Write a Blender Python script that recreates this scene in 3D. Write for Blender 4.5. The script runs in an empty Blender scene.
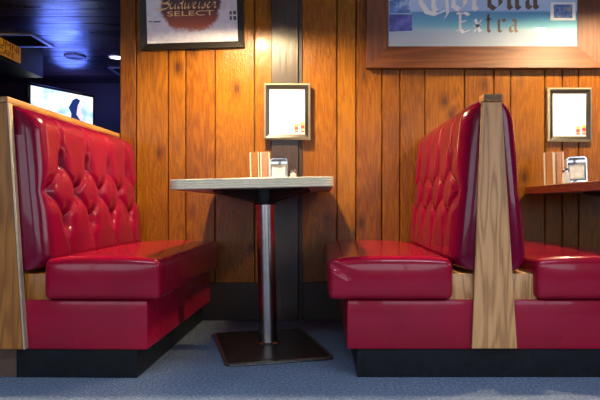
import bpy, bmesh, math, random
from mathutils import Vector, Matrix
import numpy as np

random.seed(7)
SC = bpy.context.scene
COL = SC.collection
PI = math.pi

# ---------------------------------------------------------------- camera
F = 600.0
VPX, VPY, CAMZ = 322.0, 205.0, 0.653
YW = 3.41          # face of the panelled wall
YF = 2.265         # front of the booths
CEIL = 2.6


def P(px, py, Y):
    return Vector(((px - VPX) / F * Y, Y, CAMZ + (VPY - py) / F * Y))


def PX(px, Y=YW):
    return (px - VPX) / F * Y


def PZ(py, Y=YW):
    return CAMZ + (VPY - py) / F * Y


cd = bpy.data.cameras.new('camera')
cam = bpy.data.objects.new('camera', cd)
COL.objects.link(cam)
cam.location = (0, 0, CAMZ)
cam.rotation_euler = (PI / 2, 0, 0)
cd.sensor_width = 36
cd.lens = 36
cd.shift_x = -(VPX - 300) / 600
cd.shift_y = (VPY - 200) / 600
cd.clip_start = 0.05
SC.camera = cam
SC.view_settings.view_transform = 'Standard'
SC.view_settings.look = 'None'
SC.view_settings.exposure = 0.0
try:
    SC.cycles.use_denoising = True
    SC.cycles.sample_clamp_indirect = 6
except Exception:
    pass


# ---------------------------------------------------------------- materials
def srgb(r, g, b):
    def c(v):
        v /= 255.0
        return v / 12.92 if v <= 0.04045 else ((v + 0.055) / 1.055) ** 2.4
    return (c(r), c(g), c(b), 1)


class NT:
    def __init__(s, name):
        s.m = bpy.data.materials.new(name)
        s.m.use_nodes = True
        s.t = s.m.node_tree
        s.n = s.t.nodes
        s.b = s.n['Principled BSDF']

    def new(s, ty, **kw):
        n = s.n.new(ty)
        for k, v in kw.items():
            setattr(n, k, v)
        return n

    def link(s, a, b):
        s.t.links.new(a, b)

    def coords(s, scale=(1, 1, 1), rot=(0, 0, 0), kind='Object'):
        tc = s.new('ShaderNodeTexCoord')
        mp = s.new('ShaderNodeMapping')
        mp.inputs['Scale'].default_value = scale
        mp.inputs['Rotation'].default_value = rot
        s.link(tc.outputs[kind], mp.inputs['Vector'])
        return mp.outputs['Vector']

    def noise(s, vec, scale, detail=4, rough=0.55, dist=0.0):
        n = s.new('ShaderNodeTexNoise')
        n.inputs['Scale'].default_value = scale
        n.inputs['Detail'].default_value = detail
        n.inputs['Roughness'].default_value = rough
        n.inputs['Distortion'].default_value = dist
        s.link(vec, n.inputs['Vector'])
        return n.outputs['Fac']

    def ramp(s, fac, stops, interp='LINEAR'):
        r = s.new('ShaderNodeValToRGB')
        r.color_ramp.interpolation = interp
        e = r.color_ramp.elements
        e[0].position, e[0].color = stops[0]
        e[1].position, e[1].color = stops[-1]
        for p, c in stops[1:-1]:
            k = e.new(p)
            k.color = c
        s.link(fac, r.inputs['Fac'])
        return r.outputs['Color']

    def math(s, op, a, b=None, clamp=False):
        m = s.new('ShaderNodeMath', operation=op)
        m.use_clamp = clamp
        for i, v in enumerate((a, b)):
            if v is None:
                continue
            if isinstance(v, (int, float)):
                m.inputs[i].default_value = v
            else:
                s.link(v, m.inputs[i])
        return m.outputs[0]

    def mix(s, fac, a, b, mode='MIX'):
        m = s.new('ShaderNodeMix', data_type='RGBA', blend_type=mode)
        for sock, v in ((m.inputs[0], fac), (m.inputs[6], a), (m.inputs[7], b)):
            if isinstance(v, (int, float, tuple)):
                sock.default_value = v
            else:
                s.link(v, sock)
        return m.outputs[2]

    def bump(s, h, strength=0.2, dist=0.01):
        b = s.new('ShaderNodeBump')
        b.inputs['Strength'].default_value = strength
        b.inputs['Distance'].default_value = dist
        s.link(h, b.inputs['Height'])
        s.link(b.outputs['Normal'], s.b.inputs['Normal'])

    def col(s, v):
        if isinstance(v, tuple):
            s.b.inputs['Base Color'].default_value = v
        else:
            s.link(v, s.b.inputs['Base Color'])

    def set(s, **kw):
        for k, v in kw.items():
            s.b.inputs[k.replace('_', ' ')].default_value = v


def plain(name, color, rough=0.5, metal=0.0, coat=0.0, emis=None, estr=0.0, bump=0.0, var=0.12):
    t = NT(name)
    v = t.coords((1, 1, 1))
    n = t.noise(v, 35, 3)
    dark = tuple(c * (1 - var) for c in color[:3]) + (1,)
    lite = tuple(min(1, c * (1 + var)) for c in color[:3]) + (1,)
    t.col(t.ramp(n, [(0.3, dark), (0.7, lite)]))
    t.set(Roughness=rough, Metallic=metal, Coat_Weight=coat)
    if emis:
        t.b.inputs['Emission Color'].default_value = emis
        t.b.inputs['Emission Strength'].default_value = estr
    if bump:
        t.bump(t.noise(v, 220, 3), bump, 0.003)
    return t.m


def vinyl(name, color, rough=0.22):
    t = NT(name)
    v = t.coords()
    n = t.noise(v, 3.0, 4)
    dark = tuple(c * 0.72 for c in color[:3]) + (1,)
    lite = tuple(c * 1.18 for c in color[:3]) + (1,)
    base = t.ramp(n, [(0.25, dark), (0.75, lite)])
    n2 = t.noise(v, 30, 3, 0.5)
    t.col(base)
    t.link(t.ramp(n2, [(0.3, (rough - .03,) * 3 + (1,)), (0.8, (rough + .04,) * 3 + (1,))]), t.b.inputs['Roughness'])
    t.set(Coat_Weight=0.30, Coat_Roughness=0.035)
    t.b.inputs['Specular IOR Level'].default_value = 0.22
    t.bump(t.noise(v, 11, 2), 0.10, 0.008)
    return t.m


def oak(name, lo, mid, hi, axis='Z', rough=0.42, scale=1.0, coat=0.1, ring=14.0):
    """flat-sawn oak: stretched rings with cathedral figure and short pores"""
    t = NT(name)
    st = {'Z': (1, 1, 0.10), 'Y': (1, 0.10, 1), 'X': (0.10, 1, 1)}[axis]
    v = t.coords(tuple(scale * q for q in st))
    warp = t.noise(v, 7, 2, 0.5)
    w = t.math('SINE', t.math('MULTIPLY', warp, ring * 6.28))
    w = t.math('ADD', t.math('MULTIPLY', w, 0.5), 0.5)
    st2 = {'Z': (90, 90, 3), 'Y': (90, 3, 90), 'X': (3, 90, 90)}[axis]
    v2 = t.coords(tuple(scale * q for q in st2))
    pores = t.noise(v2, 1.6, 4, 0.6)
    f = t.math('ADD', t.math('MULTIPLY', w, 0.36), t.math('MULTIPLY', pores, 0.68))
    t.col(t.ramp(f, [(0.22, lo), (0.5, mid), (0.85, hi)]))
    t.set(Roughness=rough, Coat_Weight=coat, Coat_Roughness=0.2)
    t.bump(pores, 0.15, 0.002)
    return t.m


def pine_planks(name):
    t = NT(name)
    tint = t.new('ShaderNodeVertexColor', layer_name='tint').outputs['Color']
    sep = t.new('ShaderNodeSeparateColor')
    t.link(tint, sep.inputs[0])
    tc = t.new('ShaderNodeTexCoord')
    # shift grain per plank
    off = t.new('ShaderNodeVectorMath', operation='MULTIPLY_ADD')
    t.link(tint, off.inputs[0])
    off.inputs[1].default_value = (17, 9, 31)
    t.link(tc.outputs['Object'], off.inputs[2])
    base = off.outputs[0]

    def mp(scale):
        m = t.new('ShaderNodeMapping')
        m.inputs['Scale'].default_value = scale
        t.link(base, m.inputs['Vector'])
        return m.outputs['Vector']
    # knots
    vo = t.new('ShaderNodeTexVoronoi')
    vo.feature = 'F1'
    vo.inputs['Scale'].default_value = 1.0
    vo.inputs['Randomness'].default_value = 1.0
    t.link(mp((6.0, 0.01, 3.3)), vo.inputs['Vector'])
    kd = vo.outputs['Distance']
    knot = t.ramp(kd, [(0.05, (1, 1, 1, 1)), (0.11, (0.5, 0.5, 0.5, 1)), (0.24, (0, 0, 0, 1))])
    g1 = t.noise(mp((9, 9, 0.7)), 1.5, 2, 0.5, 0.3)
    rings = t.math('SINE', t.math('MULTIPLY', t.math('ADD', g1, t.math('MULTIPLY', kd, 0.22)), 70))
    rings = t.math('ADD', t.math('MULTIPLY', rings, 0.5), 0.5)
    fine = t.noise(mp((120, 120, 5)), 1.3, 4, 0.6)
    big = t.noise(mp((3, 3, 1.2)), 1.3, 3)
    f = t.math('ADD', t.math('MULTIPLY', rings, 0.20), t.math('MULTIPLY', fine, 0.24))
    f = t.math('ADD', f, t.math('MULTIPLY', big, 0.64))
    c = t.ramp(f, [(0.25, (0.075, 0.018, 0.0005, 1)), (0.52, (0.180, 0.051, 0.0008, 1)), (0.80, (0.29, 0.104, 0.002, 1))])
    c = t.mix(t.math('MULTIPLY', sep.outputs[0], 0.32), c, (0.10, 0.024, 0.001, 1))
    c = t.mix(t.math('MULTIPLY', sep.outputs[1], 0.25), c, (0.36, 0.15, 0.003, 1))
    c = t.mix(t.math('MULTIPLY', knot, 0.8), c, (0.03, 0.007, 0.002, 1))
    t.col(c)
    t.link(t.ramp(fine, [(0.3, (0.20, 0.20, 0.20, 1)), (0.7, (0.36, 0.36, 0.36, 1))]), t.b.inputs['Roughness'])
    t.set(Coat_Weight=0.15, Coat_Roughness=0.2)
    t.b.inputs['Specular IOR Level'].default_value = 0.2
    sp = t.noise(mp((75, 75, 55)), 1.0, 3, 0.6)
    h = t.math('ADD', t.math('MULTIPLY', fine, 0.6), sp)
    t.bump(h, 0.5, 0.005)
    return t.m


def weathered(name):
    t = NT(name)
    v = t.coords((60, 60, 3))
    n = t.noise(v, 1.5, 5, 0.65)
    v2 = t.coords((6, 6, 2))
    n2 = t.noise(v2, 1.5, 3)
    f = t.math('ADD', t.math('MULTIPLY', n, 0.55), t.math('MULTIPLY', n2, 0.45))
    t.col(t.ramp(f, [(0.3, (0.012, 0.006, 0.004, 1)), (0.55, (0.036, 0.020, 0.015, 1)), (0.75, (0.085, 0.056, 0.045, 1))]))
    t.set(Roughness=0.34, Coat_Weight=0.1)
    t.bump(n, 0.5, 0.004)
    return t.m


def carpet(name):
    t = NT(name)
    v = t.coords()
    n = t.noise(v, 260, 4, 0.75)
    n1 = t.noise(v, 90, 3, 0.7)
    n2 = t.noise(v, 2.2, 4)
    f = t.math('ADD', t.math('MULTIPLY', n, 0.5), t.math('MULTIPLY', n1, 0.5))
    c = t.ramp(f, [(0.36, (0.045, 0.062, 0.105, 1)), (0.5, (0.15, 0.19, 0.28, 1)), (0.66, (0.36, 0.43, 0.56, 1))])
    c = t.mix(t.ramp(n2, [(0.35, (0, 0, 0, 1)), (0.7, (0.45,) * 3 + (1,))]), c, (0.10, 0.115, 0.15, 1))
    t.col(c)
    t.set(Roughness=0.95)
    t.b.inputs['Specular IOR Level'].default_value = 0.1
    t.bump(f, 0.8, 0.01)
    return t.m


def ceiling_planks(name):
    t = NT(name)
    tc = t.new('ShaderNodeTexCoord')
    sp = t.new('ShaderNodeSeparateXYZ')
    t.link(tc.outputs['Object'], sp.inputs[0])
    yy = t.math('MULTIPLY', sp.outputs['Y'], 4.2)
    fr = t.math('FRACT', yy)
    fl = t.math('FLOOR', yy)
    gro = t.math('MINIMUM', fr, t.math('SUBTRACT', 1.0, fr))
    gm = t.ramp(gro, [(0.0, (0, 0, 0, 1)), (0.07, (1, 1, 1, 1))])
    wn = t.new('ShaderNodeTexWhiteNoise', noise_dimensions='1D')
    t.link(fl, wn.inputs['W'])
    v = t.coords((1.2, 26, 26))
    n = t.noise(v, 1.2, 4, 0.6)
    n3 = t.noise(t.coords((1.5, 5, 5)), 1.5, 3)
    f = t.math('ADD', t.math('MULTIPLY', n, 0.6), t.math('MULTIPLY', wn.outputs['Value'], 0.4))
    c = t.ramp(f, [(0.25, (0.02, 0.011, 0.012, 1)), (0.8, (0.10, 0.05, 0.045, 1))])
    c = t.mix(gm, (0.004, 0.002, 0.002, 1), c)
    t.col(c)
    t.link(t.ramp(n3, [(0.3, (0.22,) * 3 + (1,)), (0.7, (0.42,) * 3 + (1,))]), t.b.inputs['Roughness'])
    h = t.math('ADD', t.math('MULTIPLY', gm, 1.0), t.math('ADD', t.math('MULTIPLY', n, 0.25), t.math('MULTIPLY', wn.outputs['Value'], 0.5)))
    t.bump(h, 0.35, 0.02)
    return t.m


M = {}
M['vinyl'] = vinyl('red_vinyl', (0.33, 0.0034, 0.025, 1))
M['vinyl_back'] = vinyl('red_vinyl_back', (0.185, 0.0014, 0.026, 1), 0.20)  # same red vinyl, base darkened to offset pendant light on the backs
M['vinyl_base'] = vinyl('red_vinyl_base', (0.33, 0.0040, 0.027, 1), 0.30)
M['oak_light'] = oak('pale_oak', (0.30, 0.125, 0.040, 1), (0.60, 0.28, 0.100, 1), (0.72, 0.37, 0.15, 1), scale=1.5, ring=11)
M['oak_amber'] = oak('amber_oak', (0.20, 0.060, 0.008, 1), (0.34, 0.115, 0.014, 1), (0.44, 0.165, 0.024, 1), scale=1.5, ring=10)
M['oak_cap'] = oak('oak_cap_wood', (0.22, 0.09, 0.025, 1), (0.38, 0.17, 0.05, 1), (0.48, 0.24, 0.09, 1), axis='Y')
M['end_grain'] = plain('end_grain', (0.22, 0.11, 0.055, 1), 0.7, var=0.35)
M['edge_strip'] = plain('edge_strip', (0.55, 0.45, 0.33, 1), 0.3, 0.3)
M['brown'] = plain('brown_board', (0.105, 0.055, 0.035, 1), 0.55, bump=0.1)
M['kick'] = plain('black_kick', (0.008, 0.009, 0.011, 1), 0.42, bump=0.25, var=0.3)
M['kick'].node_tree.nodes['Principled BSDF'].inputs['Specular IOR Level'].default_value = 0.2
M['plank'] = pine_planks('varnished_pine')
M['gap'] = plain('dark_gap', (0.012, 0.004, 0.002, 1), 0.8)
M['post'] = weathered('weathered_post')
M['baseboard'] = plain('dark_baseboard', (0.022, 0.010, 0.007, 1), 0.5, var=0.3)
M['carpet'] = carpet('blue_grey_carpet')
M['ceiling'] = ceiling_planks('dark_ceiling_planks')
M['chrome'] = plain('chrome', (0.62, 0.60, 0.60, 1), 0.16, 1.0, var=0.06)
M['steel'] = plain('brushed_pole', (0.36, 0.33, 0.32, 1), 0.27, 1.0, var=0.1)
M['alu'] = plain('aluminium_edge', (0.92, 0.80, 0.58, 1), 0.36, 0.2, var=0.05)
M['laminate'] = plain('table_laminate', (0.42, 0.38, 0.33, 1), 0.35)
M['black_metal'] = plain('black_metal', (0.012, 0.011, 0.011, 1), 0.4, 0.3)
M['plate'] = plain('base_plate_metal', (0.045, 0.034, 0.028, 1), 0.34, 0.6, var=0.4, bump=0.1)
M['rim_highlight'] = plain('base_plate_rim_highlight', (0.34, 0.28, 0.23, 1), 0.28, 0.9, var=0.2)  # lit edge of the plate painted in as a paler metal
M['wall'] = plain('dark_wall', (0.035, 0.016, 0.012, 1), 0.6, var=0.3)
M['far_wall'] = plain('far_wall_paint', (0.040, 0.006, 0.003, 1), 0.6, var=0.3)
M['black_frame'] = plain('black_picture_frame', (0.016, 0.012, 0.010, 1), 0.3, coat=0.2)
M['silver_frame'] = plain('silver_frame_lip', (0.36, 0.33, 0.28, 1), 0.35, 0.5)
M['mahogany'] = oak('mahogany_h', (0.075, 0.017, 0.005, 1), (0.12, 0.030, 0.007, 1), (0.165, 0.046, 0.012, 1), axis='X', rough=0.55, coat=0.0, ring=9)
M['mahogany_v'] = oak('mahogany_v', (0.075, 0.017, 0.005, 1), (0.12, 0.030, 0.007, 1), (0.165, 0.046, 0.012, 1), axis='Z', rough=0.55, coat=0.0, ring=9)
M['paper'] = plain('white_paper', (0.90, 0.90, 0.89, 1), 0.5, coat=0.3, var=0.01)
M['print_grey'] = plain('pale_print', (0.72, 0.72, 0.72, 1), 0.6)
M['red_print'] = plain('red_print', (0.55, 0.05, 0.03, 1), 0.5)
M['yellow_print'] = plain('yellow_print', (0.75, 0.45, 0.04, 1), 0.5)
M['pink_print'] = plain('pink_print', (0.80, 0.35, 0.28, 1), 0.5)
M['tan_card'] = plain('tan_card', (0.33, 0.13, 0.03, 1), 0.6)
M['pink_card'] = plain('pale_pink_card', (0.46, 0.23, 0.16, 1), 0.6)
M['white_pages'] = plain('white_pages', (0.88, 0.84, 0.78, 1), 0.6)
M['napkin'] = plain('white_napkin', (0.88, 0.87, 0.85, 1), 0.8)
M['salt_glass'] = plain('salt_glass', (0.75, 0.72, 0.68, 1), 0.1, coat=0.5)
M['gold'] = plain('gold_letter', (0.80, 0.54, 0.22, 1), 0.5, 0.0)
M['mirror_letter'] = plain('silver_letter', (0.90, 0.88, 0.88, 1), 0.3, 0.15, var=0.03)
M['dark_reflect_letter'] = plain('silver_letter_dark_reflection', (0.15, 0.095, 0.08, 1), 0.35, 0.3, var=0.1)  # silver letters with the room's dark reflection painted in as brown
M['dark_print'] = plain('dark_print', (0.10, 0.09, 0.11, 1), 0.5)
M['sign_yellow'] = plain('yellow_sign', (0.55, 0.27, 0.02, 1), 0.5)
M['sign_red'] = plain('sign_lettering', (0.10, 0.012, 0.010, 1), 0.5)
M['black'] = plain('matte_black', (0.008, 0.007, 0.009, 1), 0.5)
M['tv_black'] = plain('tv_bezel', (0.010, 0.011, 0.016, 1), 0.25)
M['vent'] = plain('vent_metal', (0.42, 0.36, 0.31, 1), 0.5)
M['vent_dark'] = plain('vent_dark', (0.10, 0.07, 0.06, 1), 0.6)
M['speaker'] = plain('ceiling_speaker', (0.20, 0.14, 0.14, 1), 0.5)
M['shade'] = plain('pendant_shade', (0.10, 0.06, 0.03, 1), 0.4, 0.2)
M['shade_in'] = plain('shade_white_inside', (0.8, 0.76, 0.68, 1), 0.5)
M['bulb'] = plain('bulb_glow', (1, 0.9, 0.7, 1), 0.4, emis=(1, 0.76, 0.42, 1), estr=3700)
M['bulb_dim'] = plain('bulb_glow_dim', (1, 0.9, 0.7, 1), 0.4, emis=(1, 0.76, 0.42, 1), estr=2500)
M['lens'] = plain('downlight_lens', (1, 1, 0.95, 1), 0.4, emis=(1, 0.93, 0.85, 1), estr=7)
M['window_frame'] = plain('window_frame_paint', (0.30, 0.28, 0.26, 1), 0.5)


def tv_screen_mat():
    t = NT('tv_picture')
    v = t.coords()
    n = t.noise(v, 5, 2)
    c = t.ramp(n, [(0.35, (0.35, 0.62, 1.0, 1)), (0.52, (0.85, 0.95, 1.0, 1)), (0.7, (1, 1, 1, 1))])
    t.col((0.02, 0.02, 0.03, 1))
    t.link(c, t.b.inputs['Emission Color'])
    t.b.inputs['Emission Strength'].default_value = 1.35
    return t.m


M['screen'] = tv_screen_mat()
M['screen_dark'] = plain('tv_picture_dark', (0.01, 0.012, 0.03, 1), 0.3, emis=(0.03, 0.07, 0.35, 1), estr=0.6)
M['screen_skin'] = plain('tv_picture_pale', (0.3, 0.2, 0.2, 1), 0.3, emis=(0.9, 0.72, 0.80, 1), estr=1.2)


def beach_mat():
    t = NT('beach_picture')
    tc = t.new('ShaderNodeTexCoord')
    sp = t.new('ShaderNodeSeparateXYZ')
    t.link(tc.outputs['Object'], sp.inputs[0])
    z0, z1 = PZ(47), PZ(-70)
    f = t.math('DIVIDE', t.math('SUBTRACT', sp.outputs['Z'], z0), z1 - z0)
    nz = t.noise(t.coords((3, 1, 30)), 1.5, 3)
    f = t.math('ADD', f, t.math('MULTIPLY', t.math('SUBTRACT', nz, 0.5), 0.025))

    def q(py):
        return (47 - py) / 117.0
    c = t.ramp(f, [(0.0, srgb(158, 168, 188)), (q(36), srgb(166, 178, 200)), (q(30.5), srgb(165, 195, 212)),
                   (q(27), srgb(130, 190, 210)), (q(21), srgb(110, 172, 205)), (q(13.5), srgb(95, 150, 198)),
                   (q(11.5), srgb(175, 200, 238)), (q(-10), srgb(200, 215, 245)), (1.0, srgb(110, 150, 200))])
    t.col(c)
    t.set(Roughness=0.8, Coat_Weight=0.6, Coat_Roughness=0.015)
    t.b.inputs['Specular IOR Level'].default_value = 0.1
    return t.m


M['beach'] = beach_mat()


def beer_mat(cx, cz):
    t = NT('beer_poster_print')
    tc = t.new('ShaderNodeTexCoord')
    sp = t.new('ShaderNodeSeparateXYZ')
    t.link(tc.outputs['Object'], sp.inputs[0])
    n = t.noise(t.coords((14, 14, 14)), 2.0, 4, 0.7)
    dx = t.math('DIVIDE', t.math('SUBTRACT', sp.outputs['X'], cx), 0.178)
    dz = t.math('DIVIDE', t.math('SUBTRACT', sp.outputs['Z'], cz), 0.24)
    d = t.math('ADD', t.math('POWER', t.math('ABSOLUTE', dx), 3.0), t.math('POWER', t.math('ABSOLUTE', dz), 3.0))
    d = t.math('ADD', d, t.math('MULTIPLY', t.math('SUBTRACT', n, 0.5), 0.75))
    mask = t.ramp(d, [(0.72, (1, 1, 1, 1)), (1.0, (0, 0, 0, 1))])
    gz = t.math('DIVIDE', t.math('SUBTRACT', sp.outputs['Z'], cz - 0.24), 0.24)
    inner = t.ramp(gz, [(0.0, srgb(205, 120, 70)), (0.22, srgb(165, 66, 36)), (0.5, srgb(95, 30, 34)), (0.8, srgb(60, 24, 40)), (1.0, srgb(70, 30, 50))])
    bg = t.ramp(n, [(0.3, srgb(205, 198, 212)), (0.7, srgb(232, 228, 236))])
    t.col(t.mix(mask, bg, inner))
    t.set(Roughness=0.3, Coat_Weight=0.6, Coat_Roughness=0.06)
    return t.m


def photo_mat(name, cols, sc):
    t = NT(name)
    n = t.noise(t.coords((sc, sc, sc)), 1.0, 4, 0.6)
    k = len(cols)
    t.col(t.ramp(n, [(0.3 + 0.4 * i / (k - 1), c) for i, c in enumerate(cols)]))
    t.set(Roughness=0.3, Coat_Weight=0.4)
    return t.m


M['photo_a'] = photo_mat('snapshot_palms', [srgb(45, 40, 100), srgb(70, 80, 170), srgb(120, 120, 200)], 18)
M['photo_b'] = photo_mat('snapshot_sea', [srgb(40, 60, 120), srgb(90, 130, 200), srgb(200, 215, 235)], 22)
M['photo_c'] = photo_mat('snapshot_shore', [srgb(50, 60, 130), srgb(90, 130, 190), srgb(190, 160, 140)], 40)


# ---------------------------------------------------------------- object helpers
def link_mesh(name, bm, mats, parent=None, smooth=None, recalc=True):
    if recalc:
        bmesh.ops.recalc_face_normals(bm, faces=bm.faces)
    me = bpy.data.meshes.new(name)
    bm.to_mesh(me)
    bm.free()
    if not isinstance(mats, (list, tuple)):
        mats = [mats]
    for m in mats:
        me.materials.append(m)
    if smooth is not None:
        me.polygons.foreach_set('use_smooth', [True] * len(me.polygons))
        if smooth < 3.1:
            try:
                me.set_sharp_from_angle(angle=smooth)
            except Exception:
                pass
    o = bpy.data.objects.new(name, me)
    COL.objects.link(o)
    if parent:
        o.parent = parent
    return o


def thing(name, label, cat, loc=(0, 0, 0), rotz=0.0, group=None):
    o = bpy.data.objects.new(name, None)
    o.empty_display_size = 0.1
    COL.objects.link(o)
    o.location = loc
    o.rotation_euler = (0, 0, rotz)
    tag(o, label, cat, group)
    return o


def tag(o, label, cat, group=None):
    o['label'] = label
    o['category'] = cat
    if group:
        o['group'] = group
    return o


def structure(o):
    o['kind'] = 'structure'
    return o


def box(bm, x0, x1, y0, y1, z0, z1, bevel=0.0, seg=2, mi=0):
    r = bmesh.ops.create_cube(bm, size=1.0)
    vs = r['verts']
    for v in vs:
        v.co = Vector(((x0 + x1) / 2 + v.co.x * (x1 - x0), (y0 + y1) / 2 + v.co.y * (y1 - y0), (z0 + z1) / 2 + v.co.z * (z1 - z0)))
    fs = set(f for v in vs for f in v.link_faces)
    for f in fs:
        f.material_index = mi
    if bevel > 0:
        es = list(set(e for v in vs for e in v.link_edges))
        bmesh.ops.bevel(bm, geom=es, offset=bevel, segments=seg, affect='EDGES', profile=0.5)
    return vs


def prism(bm, pts, axis, a0, a1, mi=0):
    """polygon pts (2-D) extruded along axis from a0 to a1"""
    def mk(p, a):
        if axis == 'Y':
            return (p[0], a, p[1])
        if axis == 'X':
            return (a, p[0], p[1])
        return (p[0], p[1], a)
    A = [bm.verts.new(mk(p, a0)) for p in pts]
    B = [bm.verts.new(mk(p, a1)) for p in pts]
    n = len(pts)
    fs = [bm.faces.new(A), bm.faces.new(B[::-1])]
    for i in range(n):
        fs.append(bm.faces.new((A[i], B[i], B[(i + 1) % n], A[(i + 1) % n])))
    for f in fs:
        f.material_index = mi
    return A + B


def lathe(bm, prof, cx=0, cy=0, seg=32, mi=0):
    """prof: list of (r, z)"""
    rings = []
    for r, z in prof:
        if r < 1e-6:
            rings.append([bm.verts.new((cx, cy, z))])
        else:
            rings.append([bm.verts.new((cx + r * math.cos(2 * PI * k / seg), cy + r * math.sin(2 * PI * k / seg), z)) for k in range(seg)])
    for a, b in zip(rings, rings[1:]):
        for k in range(seg):
            k2 = (k + 1) % seg
            if len(a) == 1 and len(b) == 1:
                continue
            if len(a) == 1:
                f = bm.faces.new((a[0], b[k], b[k2]))
            elif len(b) == 1:
                f = bm.faces.new((a[k], a[k2], b[0]))
            else:
                f = bm.faces.new((a[k], a[k2], b[k2], b[k]))
            f.material_index = mi


def rrect(x0, x1, y0, y1, r, seg=8):
    pts = []
    for cx, cy, a0 in ((x1 - r, y0 + r, -PI / 2), (x1 - r, y1 - r, 0), (x0 + r, y1 - r, PI / 2), (x0 + r, y0 + r, PI)):
        for k in range(seg + 1):
            a = a0 + PI / 2 * k / seg
            pts.append((cx + r * math.cos(a), cy + r * math.sin(a)))
    return pts


def sweep_rrect(bm, x0, x1, y0, y1, r, prof, cap0=True, cap1=True, mi=0, seg=8):
    """prof: list of (offset_out, z)"""
    loops = []
    for off, z in prof:
        loops.append([bm.verts.new((p[0], p[1], z)) for p in rrect(x0 - off, x1 + off, y0 - off, y1 + off, max(0.004, r + off), seg)])
    n = len(loops[0])
    fs = []
    for a, b in zip(loops, loops[1:]):
        for k in range(n):
            fs.append(bm.faces.new((a[k], a[(k + 1) % n], b[(k + 1) % n], b[k])))
    if cap0:
        fs.append(bm.faces.new(loops[0][::-1]))
    if cap1:
        fs.append(bm.faces.new(loops[-1]))
    for f in fs:
        f.material_index = mi


def dup(root, loc, rotz, label, group=None):
    r = root.copy()
    COL.objects.link(r)
    r.location = loc
    r.rotation_euler = (0, 0, rotz)
    r['label'] = label
    if group:
        r['group'] = group
    for ch in list(root.children):
        c = ch.copy()
        COL.objects.link(c)
        c.parent = r
        for g in list(ch.children):
            d = g.copy()
            COL.objects.link(d)
            d.parent = c
    return r


# ---------------------------------------------------------------- the room
XC = PX(120)                   # corner where the panelled wall ends
XR = 3.6                       # right-hand side of the room
XL = -7.5
YB = -3.4                      # window wall behind the camera
YFAR = 9.6

bm = bmesh.new()
box(bm, XL, XR, YB, YFAR, -0.10, 0.0)
structure(link_mesh('floor', bm, M['carpet']))
bm = bmesh.new()
box(bm, XL, XR, YB, YFAR, CEIL, CEIL + 0.1)
structure(link_mesh('ceiling', bm, M['ceiling']))

# panelled wall: one mesh of individual tongue-and-groove boards
grooves = [120, 136, 168, 185.5, 215, 254.5, 285, 337, 356, 382, 400, 425, 464.5, 494, 510.8, 545, 562.3, 578.5, 606, 632, 651, 684, 702, 736, 766, 790, 822, 850, 876, 905, 930, 956]
xs = [PX(g) for g in grooves]
xs[-1] = XR
bm = bmesh.new()
tl = bm.loops.layers.float_color.new('tint')
gap = 0.0024
for i in range(len(xs) - 1):
    a, b = xs[i] + (gap if i else 0), xs[i + 1] - gap
    before = set(bm.faces)
    vs = box(bm, a, b, YW, YW + 0.03, 0.0, CEIL, bevel=0.0035, seg=1)
    col = (random.random(), random.random(), random.random(), 1)
    if i == 0:
        col = (1.0, 0.0, 0.4, 1)
    for f in set(bm.faces) - before:
        for l in f.loops:
            l[tl] = col
before = set(bm.faces)
box(bm, xs[0] + 0.001, XR, YW + 0.012, YW + 0.12, 0, CEIL, mi=1)
for f in set(bm.faces) - before:
    for l in f.loops:
        l[tl] = (1, 0, 0, 1)
wall = structure(link_mesh('wall_back', bm, [M['plank'], M['gap']]))

bm = bmesh.new()
box(bm, PX(271.5), PX(298.5), YW - 0.022, YW + 0.01, 0.0, CEIL, bevel=0.004)
structure(link_mesh('trim_1', bm, M['post']))
bm = bmesh.new()
box(bm, PX(298.8), PX(302.5), YW - 0.008, YW + 0.01, 0.0, CEIL, bevel=0.002)  # narrow dark strip along the post's right side
structure(link_mesh('post_dark_strip', bm, M['baseboard']))
bm = bmesh.new()
box(bm, XC + 0.003, PX(271.0), YW - 0.018, YW + 0.01, 0.0, 0.215, bevel=0.004)
box(bm, PX(303), XR, YW - 0.018, YW + 0.01, 0.0, 0.215, bevel=0.004)
structure(link_mesh('baseboard_back', bm, M['baseboard']))

bm = bmesh.new()
box(bm, XL, XR, YFAR, YFAR + 0.1, 0, CEIL)
structure(link_mesh('wall_far', bm, M['far_wall']))
bm = bmesh.new()
box(bm, XL - 0.1, XL, YB, YFAR, 0, CEIL)
structure(link_mesh('wall_left', bm, M['wall']))
bm = bmesh.new()
wy0, wy1 = -0.9, 1.3
box(bm, XR, XR + 0.1, YB, wy0, 0, CEIL)
box(bm, XR, XR + 0.1, wy1, YFAR, 0, CEIL)
box(bm, XR, XR + 0.1, wy0, wy1, 0, 0.8)
box(bm, XR, XR + 0.1, wy0, wy1, 2.25, CEIL)
structure(link_mesh('wall_right', bm, M['wall']))
# window wall behind the camera: two wide street windows
bm = bmesh.new()
wins = [(-4.6, -0.75), (0.05, 3.3)]
wz0, wz1 = 0.62, 2.25
box(bm, XL, XR, YB - 0.12, YB, 0, wz0)
box(bm, XL, XR, YB - 0.12, YB, wz1, CEIL)
box(bm, XL, wins[0][0], YB - 0.12, YB, wz0, wz1)
box(bm, wins[0][1], wins[1][0], YB - 0.12, YB, wz0, wz1)
box(bm, wins[1][1], XR, YB - 0.12, YB, wz0, wz1)
structure(link_mesh('wall_front', bm, M['wall']))
for i, (a, b) in enumerate(wins):
    bm = bmesh.new()
    t = 0.05
    for x0, x1, z0, z1 in ((a, b, wz0, wz0 + t), (a, b, wz1 - t, wz1), (a, a + t, wz0, wz1), (b - t, b, wz0, wz1),
                           (a + (b - a) / 3 - t / 2, a + (b - a) / 3 + t / 2, wz0, wz1), (a + 2 * (b - a) / 3 - t / 2, a + 2 * (b - a) / 3 + t / 2, wz0, wz1)):
        box(bm, x0, x1, YB - 0.09, YB - 0.03, z0, z1, bevel=0.004)
    structure(link_mesh('window_%d' % (i + 1), bm, M['window_frame']))


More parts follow.
